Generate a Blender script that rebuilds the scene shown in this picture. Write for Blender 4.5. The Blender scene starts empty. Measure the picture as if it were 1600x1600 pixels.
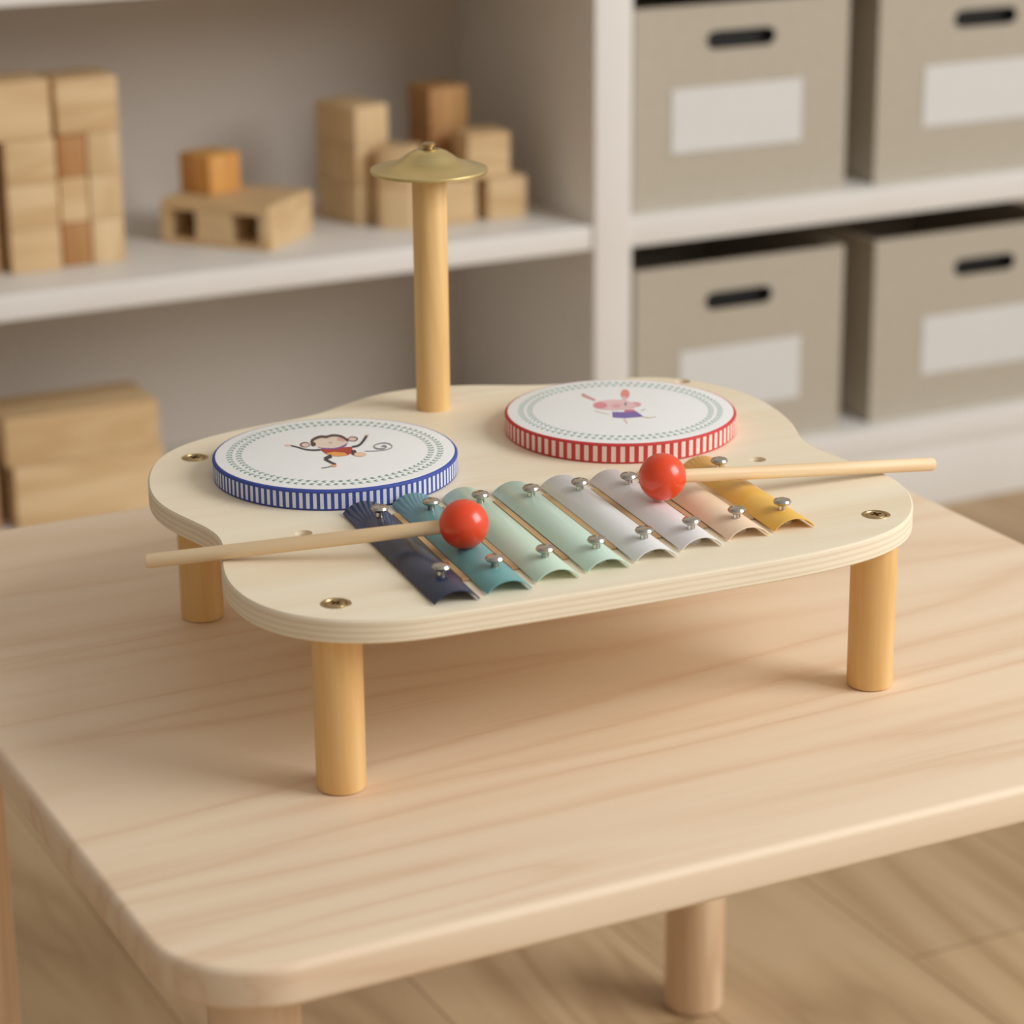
import bpy, bmesh, math, json, random
from mathutils import Vector, Matrix
from mathutils.geometry import tessellate_polygon
C = bpy.context.scene.collection
PI = math.pi
random.seed(7)

# ------------------------------------------------------------------ helpers
def lin(c):
    c /= 255.0
    return c/12.92 if c <= .04045 else ((c+.055)/1.055)**2.4
def S(r, g, b, k=1.0):
    return (min(1, lin(r)*k), min(1, lin(g)*k), min(1, lin(b)*k), 1)

def obj(name, bm, mats, parent=None, loc=(0, 0, 0), rotz=0.0, angle=35, smooth=True):
    me = bpy.data.meshes.new(name)
    bm.normal_update()
    bm.to_mesh(me); bm.free()
    for m in (mats if isinstance(mats, (list, tuple)) else [mats]):
        me.materials.append(m)
    if smooth:
        me.shade_smooth(); me.set_sharp_from_angle(angle=math.radians(angle))
    o = bpy.data.objects.new(name, me); C.objects.link(o)
    o.parent = parent; o.location = loc; o.rotation_euler = (0, 0, rotz)
    return o
def empty(name, loc=(0, 0, 0), rotz=0.0):
    o = bpy.data.objects.new(name, None); C.objects.link(o)
    o.empty_display_size = .02; o.location = loc; o.rotation_euler = (0, 0, rotz)
    return o
def tag(o, label, cat, group=None, kind=None):
    o['label'] = label; o['category'] = cat
    if group: o['group'] = group
    if kind: o['kind'] = kind
    return o
def struct(o, label, cat):
    o['kind'] = 'structure'; o['label'] = label; o['category'] = cat; return o

def box_bm(x0, x1, y0, y1, z0, z1, bev=0.0, seg=2, bm=None, mi=0):
    own = bm is None
    b = bmesh.new()
    r = bmesh.ops.create_cube(b, size=1)
    for v in b.verts:
        v.co = Vector(((x0+x1)/2+v.co.x*(x1-x0), (y0+y1)/2+v.co.y*(y1-y0), (z0+z1)/2+v.co.z*(z1-z0)))
    if bev: bmesh.ops.bevel(b, geom=list(b.edges), offset=bev, segments=seg, profile=.6, affect='EDGES')
    for f in b.faces: f.material_index = mi
    if own: return b
    me = bpy.data.meshes.new('tmp'); b.to_mesh(me); b.free(); bm.from_mesh(me); bpy.data.meshes.remove(me)
    return bm

def lathe_bm(profile, n=40, mis=None, bm=None, cap0=True, cap1=True):
    """profile: list of (r, z) bottom to top (outer surface)."""
    bm = bm or bmesh.new()
    rings = []
    for r, z in profile:
        rings.append([bm.verts.new((r*math.cos(2*PI*i/n), r*math.sin(2*PI*i/n), z)) for i in range(n)])
    for k in range(len(rings)-1):
        for i in range(n):
            f = bm.faces.new((rings[k][i], rings[k][(i+1) % n], rings[k+1][(i+1) % n], rings[k+1][i]))
            if mis: f.material_index = mis(k, i)
    if cap0:
        f = bm.faces.new(list(reversed(rings[0])))
        if mis: f.material_index = mis(-1, 0)
    if cap1:
        f = bm.faces.new(rings[-1])
        if mis: f.material_index = mis(len(rings), 0)
    return bm

def spline(pts, n=4, closed=True):
    out = []; N = len(pts)
    for i in range(N if closed else N-1):
        p0, p1, p2, p3 = (pts[(i-1) % N], pts[i], pts[(i+1) % N], pts[(i+2) % N])
        for k in range(n):
            t = k/n
            out.append(tuple(.5*((2*p1[j])+(-p0[j]+p2[j])*t+(2*p0[j]-5*p1[j]+4*p2[j]-p3[j])*t*t+(-p0[j]+3*p1[j]-3*p2[j]+p3[j])*t**3) for j in (0, 1)))
    return out
def resample(pts, n):
    P = [Vector(p) for p in pts]; L = [0]
    for i in range(len(P)): L.append(L[-1]+(P[(i+1) % len(P)]-P[i]).length)
    out = []; j = 0
    for k in range(n):
        s = L[-1]*k/n
        while L[j+1] < s: j += 1
        t = (s-L[j])/max(1e-9, L[j+1]-L[j])
        out.append(tuple(P[j].lerp(P[(j+1) % len(P)], t)))
    return out
def smooth_loop(pts, it):
    for _ in range(it):
        N = len(pts)
        pts = [tuple((pts[i-1][j]+2*pts[i][j]+pts[(i+1) % N][j])/4 for j in (0, 1)) for i in range(N)]
    return pts
def offset(pts, d):
    """inset a CCW loop by d."""
    N = len(pts); out = []
    for i in range(N):
        a, b = pts[i-1], pts[(i+1) % N]
        dx, dy = b[0]-a[0], b[1]-a[1]; l = math.hypot(dx, dy) or 1
        out.append((pts[i][0]-dy/l*d, pts[i][1]+dx/l*d))
    return out
def slab_bm(outline, rings, holes=(), edge_mi=0, hole_mi=0):
    """loft a CCW outline through (inset, z) rings bottom to top, capped; holes = (x, y, r) drilled through."""
    bm = bmesh.new(); R = []
    for d, z in rings:
        R.append([bm.verts.new((p[0], p[1], z)) for p in offset(outline, d)])
    n = len(outline)
    for k in range(len(R)-1):
        for i in range(n):
            f = bm.faces.new((R[k][i], R[k][(i+1) % n], R[k+1][(i+1) % n], R[k+1][i])); f.material_index = edge_mi
    z0, z1 = rings[0][1], rings[-1][1]
    H0, H1 = [], []
    for (x, y, r) in holes:
        m = 28
        a = [bm.verts.new((x+r*math.cos(2*PI*i/m), y+r*math.sin(2*PI*i/m), z0)) for i in range(m)]
        b = [bm.verts.new((x+r*math.cos(2*PI*i/m), y+r*math.sin(2*PI*i/m), z1)) for i in range(m)]
        for i in range(m):
            f = bm.faces.new((a[(i+1) % m], a[i], b[i], b[(i+1) % m])); f.material_index = hole_mi
        H0.append(a); H1.append(b)
    for ring, hs, up in ((R[0], H0, False), (R[-1], H1, True)):
        loops = [ring]+hs; flat = [v for l in loops for v in l]
        for t in tessellate_polygon([[v.co for v in l] for l in loops]):
            tri = [flat[i] for i in t]
            nz = (tri[1].co-tri[0].co).cross(tri[2].co-tri[0].co).z
            if abs(nz) < 1e-14: continue
            if (nz > 0) != up: tri.reverse()
            try: bm.faces.new(tri)
            except ValueError: pass
    return bm
def rrect(x0, x1, y0, y1, r, n=10):
    out = []
    for cx, cy, a in ((x1-r, y0+r, -PI/2), (x1-r, y1-r, 0), (x0+r, y1-r, PI/2), (x0+r, y0+r, PI)):
        for k in range(n+1):
            t = a+PI/2*k/n; out.append((cx+r*math.cos(t), cy+r*math.sin(t)))
    return out
def flat_bm(polys, z, mi):
    """thin printed shapes: polys = list of (list of 2-D points, material index); each has a little thickness."""
    bm = bmesh.new()
    for q, (p, m) in enumerate(polys):
        zz = z+q*1.2e-5
        tris = tessellate_polygon([[Vector((x, y, 0)) for x, y in p]])
        vs = [bm.verts.new((x, y, zz)) for x, y in p]
        for t in tris:
            tri = [vs[i] for i in t]
            nz = (tri[1].co-tri[0].co).cross(tri[2].co-tri[0].co).z
            if abs(nz) < 1e-15: continue
            if nz < 0: tri.reverse()
            try: f = bm.faces.new(tri); f.material_index = m
            except ValueError: pass
    return bm

# ------------------------------------------------------------------ materials
def mat(name, col, rough=.6, metal=0.0, coat=0.0, spec=.5, sheen=0.0):
    m = bpy.data.materials.new(name); m.use_nodes = True
    b = m.node_tree.nodes['Principled BSDF']
    b.inputs['Base Color'].default_value = col
    b.inputs['Roughness'].default_value = rough
    b.inputs['Metallic'].default_value = metal
    b.inputs['Coat Weight'].default_value = coat
    b.inputs['Coat Roughness'].default_value = .15
    b.inputs['Specular IOR Level'].default_value = spec
    return m
def speckle(m, c1, c2, scale=(60, 60, 60), bump=0.0, detail=4, rough=None):
    """procedural mottling between two colours."""
    nt = m.node_tree; N = nt.nodes; L = nt.links; b = N['Principled BSDF']
    tc = N.new('ShaderNodeTexCoord'); mp = N.new('ShaderNodeMapping'); mp.inputs['Scale'].default_value = scale
    no = N.new('ShaderNodeTexNoise'); no.inputs['Scale'].default_value = 1; no.inputs['Detail'].default_value = detail
    cr = N.new('ShaderNodeValToRGB'); cr.color_ramp.elements[0].color = c1; cr.color_ramp.elements[1].color = c2
    cr.color_ramp.elements[0].position = .3; cr.color_ramp.elements[1].position = .7
    L.new(tc.outputs['Object'], mp.inputs['Vector']); L.new(mp.outputs['Vector'], no.inputs['Vector'])
    L.new(no.outputs['Fac'], cr.inputs['Fac']); L.new(cr.outputs['Color'], b.inputs['Base Color'])
    if bump:
        bu = N.new('ShaderNodeBump'); bu.inputs['Strength'].default_value = bump; bu.inputs['Distance'].default_value = .001
        L.new(no.outputs['Fac'], bu.inputs['Height']); L.new(bu.outputs['Normal'], b.inputs['Normal'])
    return m
def wood(name, light, mid, dark, axis=0, band=12.0, fibre=260.0, along=.12, rough=.5, dist=.8, planks=None, vary=False, fib=.25, pos=(.32, .52, .74), lines=6.0, bmix=.45):
    """grain runs along the given object axis; broad growth bands plus fine fibre streaks."""
    m = bpy.data.materials.new(name); m.use_nodes = True
    nt = m.node_tree; N = nt.nodes; L = nt.links; b = N['Principled BSDF']
    b.inputs['Roughness'].default_value = rough; b.inputs['Specular IOR Level'].default_value = .35
    tc = N.new('ShaderNodeTexCoord')
    vec = tc.outputs['Object']
    if vary:
        oi = N.new('ShaderNodeObjectInfo'); sc = N.new('ShaderNodeVectorMath'); sc.operation = 'SCALE'
        cb = N.new('ShaderNodeCombineXYZ')
        for k in range(3): L.new(oi.outputs['Random'], cb.inputs[k])
        sc.inputs['Scale'].default_value = 7.0; L.new(cb.outputs[0], sc.inputs[0])
        ad = N.new('ShaderNodeVectorMath'); ad.operation = 'ADD'
        L.new(vec, ad.inputs[0]); L.new(sc.outputs[0], ad.inputs[1]); vec = ad.outputs[0]
    def stretched(s_along, s_across, detail, d):
        mp = N.new('ShaderNodeMapping'); s = [s_across]*3; s[axis] = s_along
        mp.inputs['Scale'].default_value = s
        no = N.new('ShaderNodeTexNoise'); no.inputs['Scale'].default_value = 1
        no.inputs['Detail'].default_value = detail; no.inputs['Distortion'].default_value = d
        L.new(vec, mp.inputs['Vector']); L.new(mp.outputs['Vector'], no.inputs['Vector'])
        return no.outputs['Fac']
    n1 = stretched(band*along, band, 3.0, dist)
    # turn the broad field into repeated growth lines
    mu = N.new('ShaderNodeMath'); mu.operation = 'MULTIPLY'; mu.inputs[1].default_value = lines; L.new(n1, mu.inputs[0])
    fr = N.new('ShaderNodeMath'); fr.operation = 'PINGPONG'; fr.inputs[1].default_value = 1.0; L.new(mu.outputs[0], fr.inputs[0])
    n2 = stretched(fibre*.03, fibre, 2.0, 0)
    mx = N.new('ShaderNodeMix'); mx.data_type = 'FLOAT'; mx.inputs[0].default_value = fib
    L.new(fr.outputs[0], mx.inputs[2]); L.new(n2, mx.inputs[3])
    n3 = stretched(band*along*.6, band*.35, 2.0, .3)
    mx2 = N.new('ShaderNodeMix'); mx2.data_type = 'FLOAT'; mx2.inputs[0].default_value = bmix
    L.new(mx.outputs[0], mx2.inputs[2]); L.new(n3, mx2.inputs[3])
    cr = N.new('ShaderNodeValToRGB'); e = cr.color_ramp.elements
    e[0].position = pos[0]; e[0].color = light; e[1].position = pos[2]; e[1].color = dark
    k = e.new(pos[1]); k.color = mid
    L.new(mx2.outputs[0], cr.inputs['Fac'])
    col = cr.outputs['Color']
    if planks:
        # plank joints: brick texture, planks run along the grain axis
        w, l = planks
        mp = N.new('ShaderNodeMapping')
        if axis == 1: mp.inputs['Rotation'].default_value = (0, 0, -PI/2)
        br = N.new('ShaderNodeTexBrick'); br.inputs['Scale'].default_value = 1
        br.inputs['Brick Width'].default_value = l; br.inputs['Row Height'].default_value = w
        br.inputs['Mortar Size'].default_value = .0012; br.inputs['Mortar Smooth'].default_value = .3
        br.inputs['Color1'].default_value = (1, 1, 1, 1); br.inputs['Color2'].default_value = (.9, .9, .9, 1)
        br.inputs['Mortar'].default_value = (.6, .55, .5, 1); br.offset = .37
        L.new(tc.outputs['Object'], mp.inputs['Vector']); L.new(mp.outputs['Vector'], br.inputs['Vector'])
        mm = N.new('ShaderNodeMix'); mm.data_type = 'RGBA'; mm.blend_type = 'MULTIPLY'; mm.inputs[0].default_value = 1
        L.new(col, mm.inputs[6]); L.new(br.outputs['Color'], mm.inputs[7]); col = mm.outputs[2]
    L.new(col, b.inputs['Base Color'])
    bu = N.new('ShaderNodeBump'); bu.inputs['Strength'].default_value = .06; bu.inputs['Distance'].default_value = .0006
    L.new(n2, bu.inputs['Height']); L.new(bu.outputs['Normal'], b.inputs['Normal'])
    return m
def ply(name, light, dark, thick, layers):
    m = bpy.data.materials.new(name); m.use_nodes = True
    nt = m.node_tree; N = nt.nodes; L = nt.links; b = N['Principled BSDF']; b.inputs['Roughness'].default_value = .6
    tc = N.new('ShaderNodeTexCoord'); mp = N.new('ShaderNodeMapping'); mp.inputs['Scale'].default_value = (0, 0, layers/thick)
    wv = N.new('ShaderNodeTexWave'); wv.wave_type = 'BANDS'; wv.bands_direction = 'Z'; wv.inputs['Scale'].default_value = 1/ (2*PI) * PI
    L.new(tc.outputs['Object'], mp.inputs['Vector']); L.new(mp.outputs['Vector'], wv.inputs['Vector'])
    m2 = N.new('ShaderNodeMapping'); m2.inputs['Scale'].default_value = (25, 25, 900)
    no = N.new('ShaderNodeTexNoise'); no.inputs['Scale'].default_value = 1; no.inputs['Detail'].default_value = 3
    L.new(tc.outputs['Object'], m2.inputs['Vector']); L.new(m2.outputs['Vector'], no.inputs['Vector'])
    mx = N.new('ShaderNodeMix'); mx.data_type = 'FLOAT'; mx.inputs[0].default_value = .5
    L.new(wv.outputs['Fac'], mx.inputs[2]); L.new(no.outputs['Fac'], mx.inputs[3])
    cr = N.new('ShaderNodeValToRGB'); cr.color_ramp.elements[0].color = dark; cr.color_ramp.elements[1].color = light
    cr.color_ramp.elements[0].position = .25; cr.color_ramp.elements[1].position = .6
    L.new(mx.outputs[0], cr.inputs['Fac']); L.new(cr.outputs['Color'], b.inputs['Base Color'])
    return m

M_TABLE = wood('pale ash tabletop', S(237, 214, 185), S(234, 208, 178), S(219, 184, 150), 0, 6.5, 420, .085, .52, .8, pos=(.36, .60, .90), lines=20.0, bmix=.32, fib=.35)
M_TLEG = wood('pale ash leg', S(232, 204, 170), S(226, 196, 161), S(212, 178, 142), 2, 26, 400, .1, .45)
M_BOARD = wood('birch veneer', S(243, 231, 205), S(241, 227, 200), S(237, 219, 189), 0, 14, 420, .06, .45)
M_PLY = ply('plywood edge', S(238, 224, 198), S(226, 208, 179), .0105, 2.4)
M_DOWEL = wood('honey dowel', S(233, 196, 137), S(229, 188, 127), S(220, 174, 111), 2, 36, 500, .08, .42, .5)
M_STICK = wood('plain beech dowel', S(236, 209, 170), S(231, 202, 161), S(221, 188, 146), 0, 50, 600, .06, .5, .4)
M_STRIP = wood('tan felted strip', S(208, 174, 130), S(200, 164, 120), S(186, 148, 104), 1, 50, 500, .06, .7, .4)
M_BLOCK = wood('natural block', S(224, 194, 150), S(218, 186, 141), S(206, 170, 123), 0, 22, 300, .15, .55, .6, vary=True)
M_BLOCKV = wood('natural block upright grain', S(226, 197, 153), S(220, 189, 144), S(206, 172, 126), 2, 22, 300, .15, .55, .6, vary=True)
M_BLOCKD = wood('brown block', S(196, 148, 98), S(188, 138, 88), S(172, 122, 74), 2, 22, 300, .15, .55, .6, vary=True)  # shade of unlit block sides is put into this colour
M_BLOCKO = wood('orange stained block', S(232, 178, 106), S(226, 168, 96), S(212, 150, 78), 2, 22, 300, .15, .5, .6, vary=True)
M_FLOOR = wood('oak floorboards', S(196, 167, 130), S(188, 158, 120), S(168, 137, 101), 1, 8, 200, .14, .5, 1.2, planks=(.16, 1.3), lines=9.0)
M_WHITE = speckle(mat('white melamine', S(226, 222, 215), .45), S(226, 221, 214), S(229, 225, 219), (8, 8, 8))
M_BACK = speckle(mat('greige back panel', S(203, 191, 179), .7), S(201, 189, 177), S(205, 194, 182), (6, 6, 6))
M_WALL = speckle(mat('wall paint', S(205, 196, 184), .8), S(203, 194, 182), S(207, 198, 187), (4, 4, 4))
M_BIN = speckle(mat('taupe cardboard', S(182, 172, 155), .8), S(180, 170, 153), S(185, 175, 158), (90, 90, 90), .15)
M_BLACK = mat('black hole cup', S(22, 20, 16), .5)
M_PAPER = speckle(mat('white paper card', S(216, 214, 210), .7), S(215, 213, 209), S(218, 216, 212), (40, 40, 40))
M_BRASS = speckle(mat('spun brass', S(222, 200, 140), .34, 1.0), S(218, 195, 134), S(226, 206, 150), (30, 30, 400), .05)
M_BRASSD = mat('antique brass', S(190, 166, 122), .35, 1.0)
M_CHROME = mat('chrome', S(196, 190, 180), .14, 1.0)
M_RED = mat('red lacquer', S(232, 70, 28), .28, 0, .25)
M_HEAD = speckle(mat('white drum skin', S(240, 239, 236), .55), S(239, 238, 235), S(242, 241, 238), (60, 60, 60))
M_BLUE = mat('blue ribbon', S(60, 76, 158), .7); M_BLUEW = mat('white of the blue ribbon', S(218, 222, 232), .7)
M_REDR = mat('red ribbon', S(202, 60, 58), .7); M_REDW = mat('white of the red ribbon', S(242, 218, 206), .7)
M_FELT = mat('white felt pad', S(222, 216, 206), .9)
BAR = [('navy', S(46, 53, 78)), ('teal', S(112, 166, 166)), ('mint', S(206, 228, 207)), ('pale mint', S(205, 230, 213)),
       ('pale grey', S(232, 232, 230)), ('lilac white', S(236, 230, 229)), ('peach', S(246, 216, 184)), ('yellow', S(240, 188, 84))]
M_BAR = [speckle(mat(n+' enamel', c, .32, 0, .25), tuple(v*.98 for v in c[:3])+(1,), c, (50, 50, 50)) for n, c in BAR]
ART_COL = dict(ear=S(120, 78, 66), earin=S(226, 200, 188), face=S(228, 208, 190), blush=S(218, 168, 156), brown=S(84, 58, 48), nose=S(190, 160, 150),
    line=S(140, 134, 138), dark=S(76, 62, 66), peach=S(236, 200, 172), peach2=S(234, 168, 120), red=S(178, 66, 54), orange=S(236, 160, 86), purple=S(128, 92, 150),
    rearl=S(226, 158, 152), grey=S(150, 138, 140), ear2=S(226, 142, 134), pink=S(230, 192, 190), cheek=S(222, 142, 148), cheek2=S(224, 164, 170),
    shirt=S(204, 112, 140), skirt=S(128, 106, 168), leg=S(236, 196, 188), tail=S(206, 180, 150))
_art = {}
def art_mat(k):
    if k not in _art: _art[k] = mat('print '+k, ART_COL[k], .6)
    return _art[k]
M_LEAFB = mat('sage leaf print', S(122, 156, 142), .6)
M_LEAFR = mat('pale sage leaf print', S(142, 174, 164), .6)
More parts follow.
